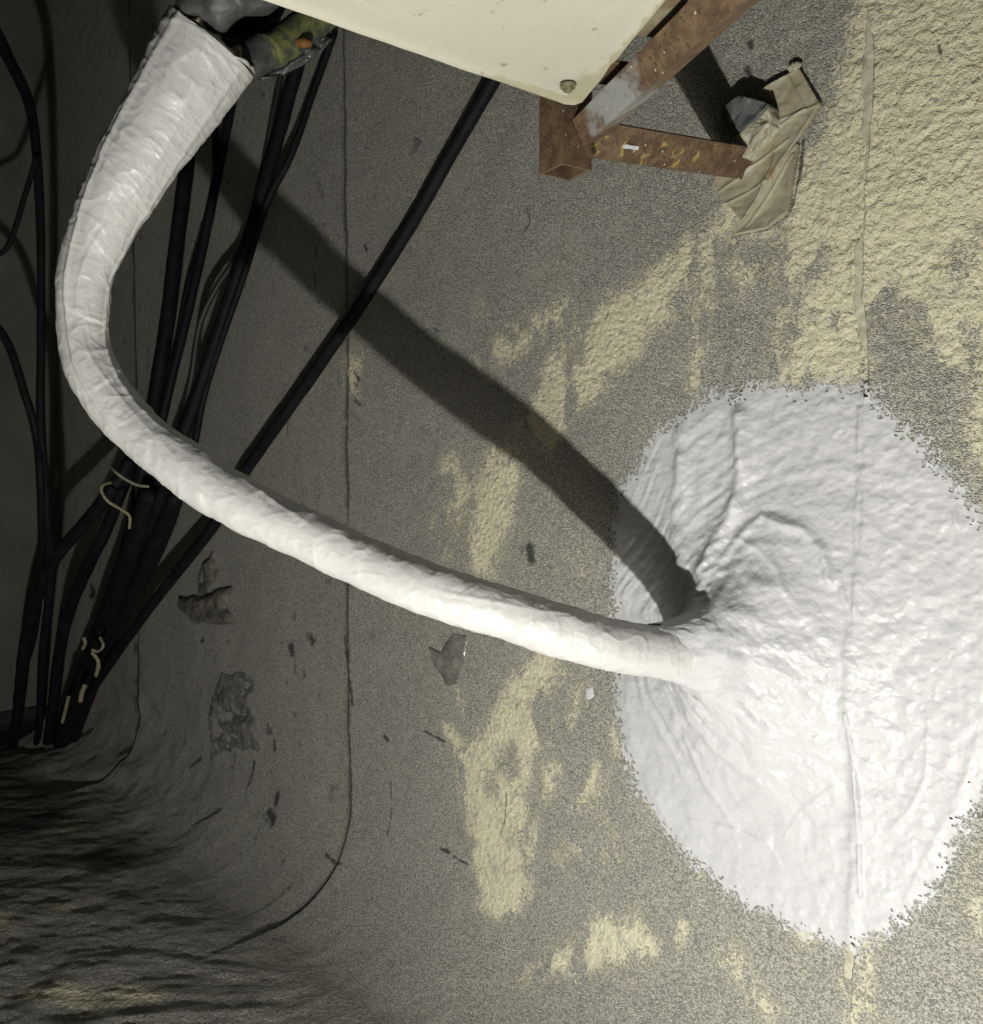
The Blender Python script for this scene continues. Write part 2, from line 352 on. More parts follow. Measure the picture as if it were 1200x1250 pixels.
def sheet_profile(v):                           # v height above floor plane along the sheet; under FIL it rolls over the fillet
    a = np.clip((FIL-v)/FIL, 0, np.pi/2)
    onw = v >= FIL
    y = np.where(onw, 0, -(FIL-FIL*np.cos(a))); z = np.where(onw, v, FIL-FIL*np.sin(a))
    ny = np.where(onw, -1, -np.cos(a)); nz = np.where(onw, 0, np.sin(a))
    return y, z, ny, nz
VEND = FIL-FIL*math.pi/2
wall = empty('wall', (0, 0, 0), 'grey mineral membrane wall with worn cream paint behind the white pipe', 'wall')
def pxcols(x0, x1, st):
    px = np.linspace(1500, -100, 8000); xs = np.array([onwall(p, 600)[0] for p in px]); xs = xs[::-1]; px = px[::-1]
    a = np.interp(x0, xs, px); b = np.interp(x1, xs, px); return np.interp(np.linspace(a, b, max(4, int((b-a)/st))), px, xs)
def make_sheet(kl, x0, x1, st, dv, top, lift=.004):
    cols = pxcols(x0, x1, st); v = np.arange(VEND, top, dv)
    X, V = np.meshgrid(cols, v, indexing='ij'); u = (X-x0)/(x1-x0)
    if kl is not None: X = X+(wavyseam(kl, V)-SEAM_X[kl])*(1-u)
    y, z, ny, nz = sheet_profile(V); arc = V
    h = wall_height(X, arc)
    if kl is not None:
        dx = X-wavyseam(kl, V); h = h+lift*np.exp(-dx/.07)+.001*np.exp(-(dx/.004)**2)
        h[0] = h[1]-lift-.003; X[0] = X[1]
    P = np.stack([X, y+ny*h, z+nz*h], -1)
    c, d = wall_attrs(X, np.maximum(arc, .0))
    if kl is not None:
        dx = X-wavyseam(kl, V); s = np.exp(-((dx-.001)/(.0065 if kl < 2 else .0014))**2)*(.5+.5*(vn(V*30, kl*7.)>-.3))
        d = np.maximum(d, s*(.8 if kl < 2 else .5))
    kr = 0 if kl is None else kl+1
    if kr < 2: d = np.maximum(d, .75*np.exp(-((X-wavyseam(kr, V))/(.009+.004*vn(V*14, 2.)))**2)*(vn(V*11, kr*3.)>-.55))
    if kl == 1: c = np.where((dx < .03) & (vn(V*22, 9.) > .8), np.maximum(c, .0), c)
    n, mm = X.shape
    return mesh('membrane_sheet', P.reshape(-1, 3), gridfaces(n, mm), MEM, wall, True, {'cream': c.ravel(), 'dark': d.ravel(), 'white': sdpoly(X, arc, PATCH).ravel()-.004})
make_sheet(None, SIDE-.05, SEAM_X[0]+.02, 1.6, .008, 2.9)
make_sheet(0, SEAM_X[0], SEAM_X[1]+.02, 1.3, .0040, 2.3)
make_sheet(1, SEAM_X[1], SEAM_X[2]+.02, 1.35, .0020, 1.75)
make_sheet(2, SEAM_X[2], SEAM_X[2]+1.0, 1.8, .0018, 1.60)

# strip of bleed-out bitumen painted over, left of the right-hand seam
z = np.arange(.25, 1.5, .0012); uu = np.linspace(0, 1, 16)
Z2, U2 = np.meshgrid(z, uu, indexing='ij'); wl = np.clip(.006+.008*vn(Z2*9, 3.)+.003*vn(Z2*45, 4.), .0008, 1)
X2 = wavyseam(2, Z2)+.001-wl*(1-U2); hh = wall_height(X2, Z2)+.0016*np.sin(np.pi*np.clip(U2, 0, .98))**.4-.0004+.0008*vn(X2*150, Z2*60, 5)
SEAMM = simple('painted_seam_bitumen', (.62, .59, .48), .75, (.50, .47, .36), 60, .002, 120)
mesh('seam_bead', np.stack([X2, -hh, Z2], -1).reshape(-1, 3), gridfaces(len(z), 16), SEAMM, wall)

# ------------------------------------------------------------------ floor
def make_floor():
    x = np.concatenate([np.arange(SIDE-.03, .7, .0065), np.arange(.7, 3.4, .05)])
    y = np.concatenate([-FIL+.0-np.arange(0, 1.2, .0032), -FIL-1.2-np.arange(0, 2.0, .05)])
    X, Y = np.meshgrid(x, y, indexing='ij'); dist = (-FIL-Y)
    amp = np.clip(dist/.08, 0, 1)
    A = X*.682+Y*.731; Bq = -X*.731+Y*.682                          # wrinkles run out from the wall
    r = 1-np.abs(fbm(A*2.4, Bq*11, 40, 3))
    h = amp*.50*(.0055*r**4*(.5+.5*vn(A*5, Bq*4, 49))+.0050*fbm(A*15+1.5*vn(A*3, Bq*5, 48), Bq*26, 44, 3)+.0014*fbm(A*40, Bq*95, 47, 2))*np.clip((.55-X)/.8, .3, 1)
    h0 = wall_height(x, np.full(x.shape, VEND)); h = h+(1-amp)*h0[:, None]
    c = (fbm(A*5, Bq*9, 51, 4)-.72)*.08*np.clip(dist/.2, 0, 1)-.01
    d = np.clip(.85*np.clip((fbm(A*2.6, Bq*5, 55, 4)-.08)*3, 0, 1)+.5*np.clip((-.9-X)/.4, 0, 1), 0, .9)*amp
    for k in range(3):
        dx = X-SEAM_X[k]-.006*vn(Y*9, k*5.); st = 1/(1+np.exp(-np.clip(dx/.001, -50, 50)))
        h = h+st*.004*np.exp(-np.maximum(dx, 0)/.07)*np.exp(-dist/.12); d = np.maximum(d, .6*np.exp(-(dx/.004)**2-dist/.10))
    P = np.stack([X, Y, h], -1)
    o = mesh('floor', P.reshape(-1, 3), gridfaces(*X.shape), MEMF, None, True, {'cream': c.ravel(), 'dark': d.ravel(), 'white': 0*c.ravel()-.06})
    if o.data.polygons[0].normal.z < 0: o.data.flip_normals()
    o['kind'] = 'structure'; return o
make_floor()
g = mesh('ground', [(-40, -40, -.03), (40, -40, -.03), (40, 40, -.03), (-40, 40, -.03)], [[0, 1, 2, 3]], simple('roof_ground', (.08, .08, .075), .9)); g['kind'] = 'structure'

# side wall with dark bitumen skirting
sw = empty('side_wall', (SIDE, -1.5, 0), 'dim grey plaster wall at the far left behind hanging black cables', 'wall')
ys = np.linspace(0, -3.2, 90); zs = np.linspace(-.02, 3, 90); Y, Zz = np.meshgrid(ys, zs, indexing='ij')
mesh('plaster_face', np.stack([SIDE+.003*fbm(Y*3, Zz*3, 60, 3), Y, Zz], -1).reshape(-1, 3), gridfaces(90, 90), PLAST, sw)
ys = np.linspace(.0, -3.2, 200); k = np.linspace(0, 1, 12); Y, K = np.meshgrid(ys, k, indexing='ij')
topz = .085+.008*vn(Y*9, 1.)
mesh('bitumen_skirting', np.stack([SIDE+.012+.05*(1-K)**2+.004*vn(Y*14, K*4, 2), Y, topz*K-.0], -1).reshape(-1, 3), gridfaces(200, 12), simple('black_bitumen', (.008, .008, .008), .55, bump=.003, bs=40), sw)

# ------------------------------------------------------------------ sealant patch on the wall
def full_height(x, z):
    h = wall_height(x, z); d2 = x-wavyseam(2, z)+.006; d1 = np.maximum(x-wavyseam(1, z), 0)
    sm = 1/(1+np.exp(-np.clip(d2/.0022, -50, 50)))
    return h+sm*(.004*np.exp(-np.maximum(d2, 0)/.07)+.0012*np.exp(-np.maximum(d2, 0)/.02))+(1-sm)*.004*np.exp(-d1/.07)
RIDGES = [(W2(p), w, a) for p, w, a in [
    ([(868,735),(880,700),(905,660),(935,630),(985,645),(1010,670),(1022,710)], .006, .0035),
    ([(905,655),(930,665),(960,690),(975,720)], .004, .002),
    ([(1030,700),(1045,760),(1040,800),(1052,812)], .004, .0022), ([(1050,500),(1047,640),(1050,760)], .003, .0012),
    ([(1040,870),(1046,930),(1050,1000),(1052,1090)], .003, .002), ([(830,500),(836,560),(828,640),(838,690)], .012, .006),
    ([(905,470),(910,560),(900,630),(872,690)], .011, .006), ([(870,530),(872,590),(862,640)], .010, -.0012), ([(940,560),(942,610)], .02, -.002),
    ([(1160,560),(1168,640)], .003, .0012), ([(1135,880),(1130,950),(1110,990),(1090,1010)], .003, .0012), ([(1195,900),(1165,990),(1130,1050),(1110,1095)], .005, .002),
    ([(860,870),(900,920),(950,960)], .006, .0022), ([(850,900),(870,960),(900,1010)], .006, .002), ([(845,1000),(895,1010),(940,1030),(955,1060)], .003, .0012),
    ([(1020,960),(980,990),(960,1020)], .003, .0012)]]
def patch_height(X, Z):
    dx, dz = X-EX, (Z-EZ); r = np.sqrt((dx*.92)**2+(dz*.82)**2)+1e-6; th = np.arctan2(dz, dx)
    asym = 1.12+.62*np.cos(th+.6)+.10*vn(np.cos(th)*2+5, np.sin(th)*2+5, 71)
    rr = np.maximum(r-.0265, 0)/asym
    cone = (.122+.008*vn(np.cos(th)*2.3, np.sin(th)*2.3+4, 87)-.010*np.clip((.0265-r)/.01, 0, 1))*np.exp(-(rr/.036)**.68)*np.exp(-(r/.17)**4); rr = rr+.0265
    cone = cone+.0055*fbm(dx*45+dz*12, dz*45, 88, 3)*np.exp(-(r/.09)**2)*np.clip((r-.036)/.02, 0, 1)
    h = cone+.0020
    fade = np.exp(-(r/.20)**2)
    u = rr*130+th*2.2                                                 # brush strokes that swirl round the pipe
    h = h+fade*.0018*vn(u*.8, np.cos(th)*4+np.sin(th)*3+rr*10, 72)+.0002*fbm(X*60+Z*10, Z*130, 73, 3)+.0006*fbm(X*24, Z*24, 75, 3)
    h = h+.0020*fade*fbm(X*20+dz*8, Z*22, 76, 3)*np.clip((rr-.03)/.03, 0, 1)
    h = h+.00020*vn(X*26+Z*30*np.sin(X*6), Z*230+X*60*np.sin(Z*5+1), 79)+.0003*fbm(X*80, Z*110, 80, 3)
    for L, w, a in RIDGES: h = h+1.45*a*np.exp(-(sdline(X, Z, L)/w)**2)*(.7+.5*vn(X*60, Z*60, 77))
    return h
PP = [(850,791,1.052),(800,795,1.03),(735,785,1.008),(665,765,1.004),(600,743,1.002),(500,711,1.022),(400,666,1.05),(300,618,1.066),(210,560,1.08),(150,508,1.095),(112,450,1.10),(101,400,1.105),(102,350,1.105),(116,300,1.105),(144,240,1.10),(178,180,1.095),(218,118,1.09),(258,56,1.085)]
PW = [74, 60, 61, 63, 62, 61, 60, 63, 62, 61, 59, 59, 61, 66, 77, 90, 105, 118]
C0 = np.array([at(*q) for q in PP]); R0 = np.array([w*q[2]/FPX/2 for w, q in zip(PW, PP)])
C0 = np.vstack([C0[0]+np.array([.010, .075, -.006]), C0]); R0 = np.concatenate([[R0[0]*1.1], R0])
NS = 46
C = spline(C0, NS); R = spline(np.stack([R0]*3, 1), NS)[:, 0]
for _ in range(20): C[1:-1] = (C[:-2]+2*C[1:-1]+C[2:])/4
ky = np.argmin(np.abs(C[:, 1]+.065)); EX, EZ = C[ky, 0], C[ky, 2]
DW = np.maximum(-C[:, 1], 0); nearw = np.arange(len(C)) < 200
g_ = .0011
px_ = np.arange(PATCH[:, 0].min()-.02, PATCH[:, 0].max()+.02, g_); pz_ = np.arange(PATCH[:, 1].min()-.02, PATCH[:, 1].max()+.02, g_)
X, Z = np.meshgrid(px_, pz_, indexing='ij')
sd = sdpoly(X, Z, PATCH)+.006*vn(X*35, Z*35, 81)
grain = vn(X*420, Z*420, 82)*.75+vn(X*210, Z*210, 83)*.6
keepv = (sd+.016*grain) > .006
H = full_height(X, Z)
edge = np.clip(sd/.02, 0, 1); edge = np.clip(sd/.03, 0, 1); H = H+.0005+edge*(patch_height(X, Z)-.0005)
kf = keepv[:-1, :-1] & keepv[1:, :-1] & keepv[1:, 1:] & keepv[:-1, 1:]
kf &= np.hypot(X-EX, Z-EZ)[:-1, :-1] > .060
F = gridfaces(*X.shape, keep=kf); jx, jz = .00042*vn(X*640, Z*640, 84), .00042*vn(X*640, Z*640, 89)
V = np.stack([X+jx, -H, Z+jz], -1).reshape(-1, 3); V, F, _ = compact(V, F)
F = F[:, ::-1]
patch = mesh('sealant_patch', V, F, WHITE)
tag(patch, 'big white brushed sealant patch on the wall spreading around the pipe end', 'sealant patch')
# collar: the steep middle of the same coat, on a polar mesh hugging the pipe
tc = np.linspace(0, 2*np.pi, 320, endpoint=False); rc_ = np.concatenate([np.linspace(.016, .0263, 10), .0267+.0370*np.linspace(0, 1, 140)**2.0])
RC, TC = np.meshgrid(rc_, tc, indexing='ij')
Xc, Zc = EX+RC*np.cos(TC), EZ+RC*np.sin(TC); w_ = np.clip((.058-RC)/.028, 0, 1); w_ = w_*w_*(3-2*w_)
Hc = full_height(Xc, Zc)+patch_height(Xc, Zc)-.0001
ordr = np.argsort(-C[:300, 1]); cxp = np.interp(Hc, -C[:300, 1][ordr], C[:300, 0][ordr]); czp = np.interp(Hc, -C[:300, 1][ordr], C[:300, 2][ordr])
wob = .0016*fbm(TC*0+np.cos(TC)*3+Hc*60, np.sin(TC)*3+Hc*50, 120, 3)*np.clip((RC-.029)/.006, 0, 1)
Xc = Xc+wob*np.cos(TC); Zc = Zc+wob*np.sin(TC)
Xc = Xc+w_*(cxp-EX); Zc = Zc+w_*(czp-EZ)
mesh('collar', np.stack([Xc, -Hc, Zc], -1).reshape(-1, 3), gridfaces(150, 320, wrap=True)[:, ::-1], WHITE, patch)
o = patch

# ------------------------------------------------------------------ wrapped pipe
T, N, B = frames(C); n = len(C); sides = 150; th = np.arange(sides)*2*np.pi/sides
L = np.concatenate([[0], np.cumsum(np.linalg.norm(np.diff(C, axis=0), axis=1))]); Lt = L[-1]
LL, TH = np.meshgrid(L, th, indexing='ij'); cx, sx = np.cos(TH), np.sin(TH)
def cyl(fl, fa, s): return .75*(vn(LL*fl+3.3, cx*fa+5, s)+vn(LL*fl*.93+41, sx*fa+9, s+31))
topw = np.clip((LL-(Lt-.38))/.25, 0, 1); mid = 1-topw
PB = C[:, None]+R[:, None, None]*(cx[..., None]*N[:, None]+sx[..., None]*B[:, None])
def iso(f, sd_): return .6*(vn(PB[..., 0]*f+7, PB[..., 1]*f+3, sd_)+vn(PB[..., 1]*f, PB[..., 2]*f+5, sd_+1)+vn(PB[..., 2]*f, PB[..., 0]*f, sd_+2))
base = np.exp(-np.maximum(LL-.08, 0)/.06); bend = np.exp(-((LL-.75)/.25)**2)
D = .0016*iso(13, 90)+.0009*iso(38, 93)*(1+2*base)+.00045*iso(95, 96)*(1+2*base)+.0003*iso(230, 99)
D += .0009*((1-np.abs(iso(24, 110)))**8)+.0007*((1-np.abs(iso(60, 113)))**8)
D += (.0007*bend+.0008*topw)*((1-np.abs(cyl(42, 1.0, 93)))**8-.1)+.0007*((1-np.abs(cyl(75, 1.6, 94)))**8-.1)*(.9*topw+.5*bend)
vc = CAM-C; pc_ = np.arctan2((B*vc).sum(1), (N*vc).sum(1))[:, None]
def ang_(a): return (TH-pc_-a+np.pi) % (2*np.pi)-np.pi
up_ = np.clip((LL-.72)/.15, 0, 1)
D += up_*(.0022*np.exp(-(ang_(-.75+.25*np.sin(LL*9))/.10)**2)+.0016*np.exp(-(ang_(.95+.2*np.sin(LL*13))/.09)**2)+.0010*np.exp(-(ang_(.1+.3*np.sin(LL*17))/.07)**2))
D += .0010*np.exp(-(ang_(.5+.5*np.sin(LL*11))/.10)**2)*(1-up_)*np.clip(np.sin(LL*23), 0, 1)
D += topw*.0008*(1-np.abs(vn(LL*95+1.4*cx+.8*sx, 1+.9*cx, 95)))**5
for l0, k1, a in ((.10, .02, .0012), (.24, .02, .0008), (.55, .02, .0008), (.70, .02, .0014), (.80, .03, .0012), (.90, .02, .0014), (1.0, .03, .0018), (1.08, .025, .0016), (1.15, .02, .0014)):
    e = LL-(l0+k1*np.cos(TH-l0*9)); D += a*(1/(1+np.exp(-e/.0012))-1/(1+np.exp(-(e-.05)/.02)))
lap = ((TH-2.2-.4*np.sin(LL*7)) % (2*np.pi)); D += .0025*np.exp(-lap/.35)*np.clip((LL-.55)/.2, 0, 1)       # tape edge along the pipe
RR = R[:, None]+D
P = C[:, None]+RR[..., None]*(cx[..., None]*N[:, None]+sx[..., None]*B[:, None])
pipe = empty('wrapped_pipe', tuple(C[0]), 'thick white wrapped pipe curving from the wall patch up to the air conditioner', 'pipe')
Vp = P.reshape(-1, 3); o = mesh('wrap', Vp, gridfaces(n, sides, wrap=True)[:, ::-1], WRAP, pipe)
# rim and mouth
TE, NE, BE = T[-1], N[-1], B[-1]; RE = RR[-1]
rings = []
for dr, dl in ((0, 0), (.0005, .0025), (-.0025, .0035), (-.005, .001), (-.006, -.03)):
    w = (RE+dr)[:, None]; cc = C[-1]+TE*(dl+.004*np.sin(th*2+1)[:, None]+.003*vn(th*3, 2.)[:, None]*(1 if dl else 0))
    rings.append(cc+w*(np.cos(th)[:, None]*NE+np.sin(th)[:, None]*BE))
mesh('rim', np.vstack(rings), gridfaces(5, sides, wrap=True), WRAP, pipe)
rg = np.linspace(0, 1, 26); cc = []
for q in rg:
    hgt = .003+.016*vn(np.cos(th)*q*5, np.sin(th)*q*5+2, 6)*(q < .97)
    cc.append(C[-1]+TE*hgt[:, None]+(RE*.93*q)[:, None]*(np.cos(th)[:, None]*NE+np.sin(th)[:, None]*BE))
mesh('foam_filling', np.vstack(cc), gridfaces(26, sides, wrap=True), FOAM, pipe)

# ------------------------------------------------------------------ air conditioner
Z0 = at(690, 122, .86)[2]
A0 = onz(704, 133, Z0); A1 = onz(322, 0, Z0); A2 = onz(812, 0, Z0)
u1 = (A1-A0)/np.linalg.norm(A1-A0); u2 = (A2-A0)/np.linalg.norm(A2-A0)
Ld, Ws = .34, .80
def roundquad(rad, inset=0., k=7):
    cs = [A0, A0+u1*Ld, A0+u1*Ld+u2*Ws, A0+u2*Ws]; ctr = sum(cs)/4; out = []
    for i in range(4):
        c = cs[i]; a = cs[i-1]-c; b = cs[(i+1) % 4]-c; a /= np.linalg.norm(a); b /= np.linalg.norm(b)
        c = c+(a+b)*inset; p, q = c+a*rad, c+b*rad
        for t in np.linspace(0, 1, k): out.append((1-t)**2*p+2*t*(1-t)*c+t*t*q)
    return out
ac = empty('air_conditioner', tuple(A0), 'cream air conditioner outdoor unit seen from below at the top of the picture', 'air conditioner')
# base pan as a fine sheet with pressed ribs
nu, nv = 150, 330; U, Vv = np.meshgrid(np.linspace(0, 1, nu), np.linspace(0, 1, nv)**1.4, indexing='ij')
a_ = U*Ld; b_ = Vv*Ws; e = .016
def corner(a, b):                               # round the four corners of the sheet
    ra = np.clip(1-a/e, 0, 1); rb = np.clip(1-b/e, 0, 1); s = .29*ra*rb*e*1.1; return a+s, b+s
a2, b2 = corner(a_, b_)
em = np.minimum(np.minimum(a_, Ld-a_), np.minimum(b_, Ws-b_))
hz = .0025*(1/(1+np.exp(-(em-.045)/.003)))-.004*np.exp(-em/.0035)
hz += .0016*np.exp(-((np.hypot(a_-.02, b_-.26)-.17)/.008)**2)+.0014*np.exp(-((np.hypot(a_-.17, b_-.40)-.13)/.006)**2)+.0006*fbm(a_*20, b_*20, 65, 3)
Pn = A0+a2[..., None]*u1+b2[..., None]*u2; Pn[..., 2] += hz+.004
edge = np.exp(-np.hypot(a_, b_)/.06)*1.0+.62*np.exp(-b_*0-a_/.010)*(a_ < .03)*(b_ < .22)+.5*np.exp(-b_/.009)*(a_ < .12)
mesh('base_pan', Pn.reshape(-1, 3), gridfaces(nu, nv)[:, ::-1], PAN, ac, True, {'edge': edge.ravel()})
q = [p+np.array([0, 0, .004]) for p in roundquad(.016, .001)]
prism('casing', q, .55, PAN, ac)
# bolt with washer under the corner
bc = onz(693, 107, Z0-.001)
def disc(name, c, r, h, mat, parent, k=24, bevel=.0006):
    t = np.arange(k)*2*np.pi/k; return prism(name, [c+np.array([r*math.cos(x), r*math.sin(x), 0]) for x in t], -h, mat, parent, bevel=bevel)
bo = disc('bolt', bc+np.array([0, 0, .003]), .0075, .003, STEEL, ac); 
disc('bolt_head', bc, .0046, .0035, STEEL, ac, 6)

# ------------------------------------------------------------------ bracket
Tt = at(694, 170, .92); Bw = onwall(908, 203)
br = empty('wall_bracket', tuple(Bw), 'rusty steel angle bracket holding the air conditioner off the wall', 'bracket')
ang = lambda w, t: [(0, 0), (w, 0), (w, t), (t, t), (t, w), (0, w)]
dirA = (Bw-Tt)/np.linalg.norm(Bw-Tt)
E2 = onz(868, 0, Tt[2]); dirR = (E2-Tt)/np.linalg.norm(E2-Tt)
toCam = CAM-Tt
# arm: flat face towards the camera
sA = np.cross(dirA, [0, 0, 1]); sA = sA if sA@toCam > 0 else -sA
beam('arm', Tt+np.array([0, 0, -.016]), Bw+dirA*.01+np.array([0, 0, -.016]), [(0, 0), (0, .038), (-.004, .038), (-.004, .004), (-.036, .004), (-.036, 0)], sA, RUSTY, br, tilt=.75)
sR = np.cross(dirR, [0, 0, 1]); sR = sR if sR@toCam > 0 else -sR
ra, rb = Tt+dirA*.012-dirR*.006+np.array([0, 0, -.012]), Tt+dirA*.012+dirR*.85+np.array([0, 0, -.012])
rail = beam('rail', ra, rb, [(.002, 0), (.002, .027), (-.002, .027), (-.002, .004), (-.036, .004), (-.036, 0)], sR, RUSTG, br, tilt=.55)
import bmesh
bm = bmesh.new(); bm.from_mesh(rail.data)
bmesh.ops.subdivide_edges(bm, edges=[e for e in bm.edges if e.calc_length() > .5], cuts=60, use_grid_fill=True)
bm.to_mesh(rail.data); bm.free()
co = np.array([v.co[:] for v in rail.data.vertices])+np.array(br.location); tt = (co-ra)@dirR
al = rail.data.attributes.new('paint', 'FLOAT', 'POINT'); al.data.foreach_set('value', np.interp(tt, [0, .035, .055, .12, .15, .85], [-.2, -.08, .07, .06, -.02, .03]).astype(np.float32))
# corner post: hollow square tube, open at the bottom
hx = (dirA+dirR); 
a1 = dirA*np.array([1, 1, 0]); a1 /= np.linalg.norm(a1); a2_ = np.cross([0, 0, 1], a1)
pc = Tt-a1*.004-np.array([0, 0, .034]); hs = .019
def sq(c, h): return [c+a1*h+a2_*h, c-a1*h+a2_*h, c-a1*h-a2_*h, c+a1*h-a2_*h]
zt = Z0+.03; o4, i4 = sq(pc, hs), sq(pc, hs-.003); up = np.array([0, 0, zt-pc[2]])
Vq = o4+[p+up for p in o4]+i4+[p+up for p in i4]
Fq = []
for i in range(4):
    j = (i+1) % 4; Fq += [[i, j, j+4, i+4], [i+8, i+12, j+12, j+8], [i, i+8, j+8, j], [i+4, j+4, j+12, i+12]]
post = mesh('corner_post', Vq, Fq, RUST, br, False)
prism('post_shade_plate', [p+up*.5 for p in sq(pc, hs-.0035)], .002, simple('inside_shadow_rust', (.05, .028, .018), .8), br)  # plate across the tube; the interior shade is painted as dark rust
# foot lug under the unit beside the rail
fa = onz(700, 128, Z0-.003); lug_d = u2
beam('foot_plate', A0+u2*.03+np.array([0, 0, .012]), A0+u2*.075+np.array([0, 0, .012]), [(0, 0), (0, .003), (-.045, .003), (-.045, 0)], u1, RUST, br)
# a second arm farther along, and its twin rail bolts
far = Tt+dirR*.62; fw = far.copy(); k_ = (Bw-Tt)
beam('arm', far+np.array([0, 0, -.021]), far+k_*1.0+np.array([0, 0, -.021]), [(0, 0), (0, .038), (-.004, .038), (-.004, .004), (-.036, .004), (-.036, 0)], sA, RUSTY, br, tilt=.75)
# white drip on arm
sA_ = sA-dirA*(sA@dirA); sA_ /= np.linalg.norm(sA_); uA = np.cross(sA_, dirA); uA = uA if uA[2] > 0 else -uA
sD = sA_*math.cos(.75)-uA*math.sin(.75); uD = uA*math.cos(.75)+sA_*math.sin(.75)
dp = Tt+np.array([0, 0, -.016])+dirA*.075+sD*.0002+uD*.018
t = np.linspace(0, 2*np.pi, 14, endpoint=False)
prism('paint_drip', [dp+dirA*(.011*math.cos(x))+uD*(.0035*math.sin(x)*(1+.5*math.cos(2*x))) for x in t], .0012, WHITE, br, sD)
# tan plate of the unit's side foot, above the rail
p0 = onz(786, 62, Z0-.002); p1 = onz(822, -30, Z0-.002)
beam('side_foot', A0+u2*.13+np.array([0, 0, .010]), A0+u2*.26+np.array([0, 0, .010]), [(0, 0), (0, .003), (-.026, .003), (-.026, 0)], u1, simple('tan_enamel', (.30, .26, .18), .4, (.20, .16, .10), 30), ac)

# ------------------------------------------------------------------ flashing pieces and mortar at the bracket foot
def flashmat(name, c, c2):
    M, t, B = newmat(name); n = NB(t)
    v = n.noise(25, 4, .6); col = n.mix(n.mr(v, .35, .65), c, c2)
    st = n.mr(n.noise(30, 4, .7, vec=n.scale((1, 1, .35))), .60, .68); col = n.mix(n.m('MULTIPLY', st, .7), col, (.30, .16, .06))
    br_ = n.n('ShaderNodeTexBrick'); t.links.new(n.co, br_.inputs['Vector'])
    t.links.new(col, B.inputs['Base Color']); B.inputs['Roughness'].default_value = .6
    t.links.new(n.bump(n.noise(130, 4), .002, .6), B.inputs['Normal']); return M
FL = flashmat('painted_flashing', (.40, .35, .24), (.46, .43, .33)); FL2 = flashmat('pale_flashing', (.44, .41, .30), (.40, .37, .27))
def plate(name, pts, creases, base, mat, label, n_=210, curl=.006):
    P2 = np.array(W2(pts)); lo_, hi = P2.min(0), P2.max(0)
    X, Z = np.meshgrid(np.linspace(lo_[0], hi[0], n_), np.linspace(lo_[1], hi[1], n_), indexing='ij')
    s = sdpoly(X, Z, P2); h = base+.0012*fbm(X*30, Z*30, 85, 3)+curl*np.exp(-np.maximum(s, 0)/.010)*np.clip(vn(X*14, Z*14, 86)+.5, 0, 1)
    for L in creases: h = h+.0014*np.exp(-(sdline(X, Z, W2(L))/.0018)**2)
    H = full_height(X, Z)+h; kv = s > -(hi-lo_).max()/n_*.7
    # pull outside rim vertices back to the wall so that the sheet has an edge
    H = np.where(s < 0, wall_height(X, Z)-.001, H)
    kf = kv[:-1, :-1] & kv[1:, :-1] & kv[1:, 1:] & kv[:-1, 1:]
    F = gridfaces(n_, n_, keep=kf)[:, ::-1]; V, F, _ = compact(np.stack([X, -H, Z], -1).reshape(-1, 3), F)
    o = mesh(name, V, F, mat); return tag(o, label, 'flashing')
plate('flashing_patch', [(925,117),(978,84),(1004,128),(976,172),(944,220),(911,272),(871,230),(880,205),(915,190),(930,150)],
      [[(965,95),(985,135),(940,165)], [(1000,130),(950,150)], [(965,172),(940,190),(905,215)], [(880,235),(935,195)], [(890,250),(940,222)], [(945,135),(948,200),(930,240)]],
      .006, FL, 'tan painted flashing square with creases behind the rusty bracket arm end')
plate('flashing_patch', [(976,176),(963,260),(936,279),(900,287),(905,268),(935,232),(955,200)], [[(970,190),(940,240),(915,275)]], .003, FL2,
      'cream plastered flashing flap below the tan square with a black edge')
# mortar lump
import bmesh
def lump(name, c, rx, ry, rz, mat, seed, label=None, cat=None, rot=0., amp=.3):
    bm = bmesh.new(); bmesh.ops.create_icosphere(bm, subdivisions=5, radius=1)
    V = np.array([v.co[:] for v in bm.verts]); F = [[v.index for v in f.verts] for f in bm.faces]; bm.free()
    d = 1+amp*(vn(V[:, 0]*1.3+V[:, 2]*.7, V[:, 1]*1.3+V[:, 2], seed)+.4*vn(V[:, 0]*4+V[:, 2]*3, V[:, 1]*4-V[:, 2]*2, seed+1)+.2*vn(V[:, 0]*10+V[:, 2]*8, V[:, 1]*11, seed+2))
    V = V*d[:, None]*np.array([rx, ry, rz]); ca, sa = math.cos(rot), math.sin(rot)
    V = np.stack([V[:, 0]*ca-V[:, 2]*sa, V[:, 1], V[:, 0]*sa+V[:, 2]*ca], 1)+c
    o = mesh(name, V, F, mat); return tag(o, label, cat) if label else o
ml = empty('mortar_lump', tuple(onwall(908, 155)), 'grey topped broken mortar lump on the wall above the bracket arm end', 'mortar')
def pl(px, off): 
    return onwall(px[0], px[1], off)
top_ = [(876,134),(900,117),(918,119),(938,126),(930,140),(889,168)]
prism('grey_coating', [pl(p, .030) for p in top_], .032, SLATE, ml, (0, 1, 0), bevel=.002)
fc = [(890,168),(931,137),(941,130),(940,150),(926,168),(914,186),(904,194)]
prism('broken_face', [pl(p, .027) for p in fc], .03, MORT, ml, (0, 1, 0), bevel=.003)
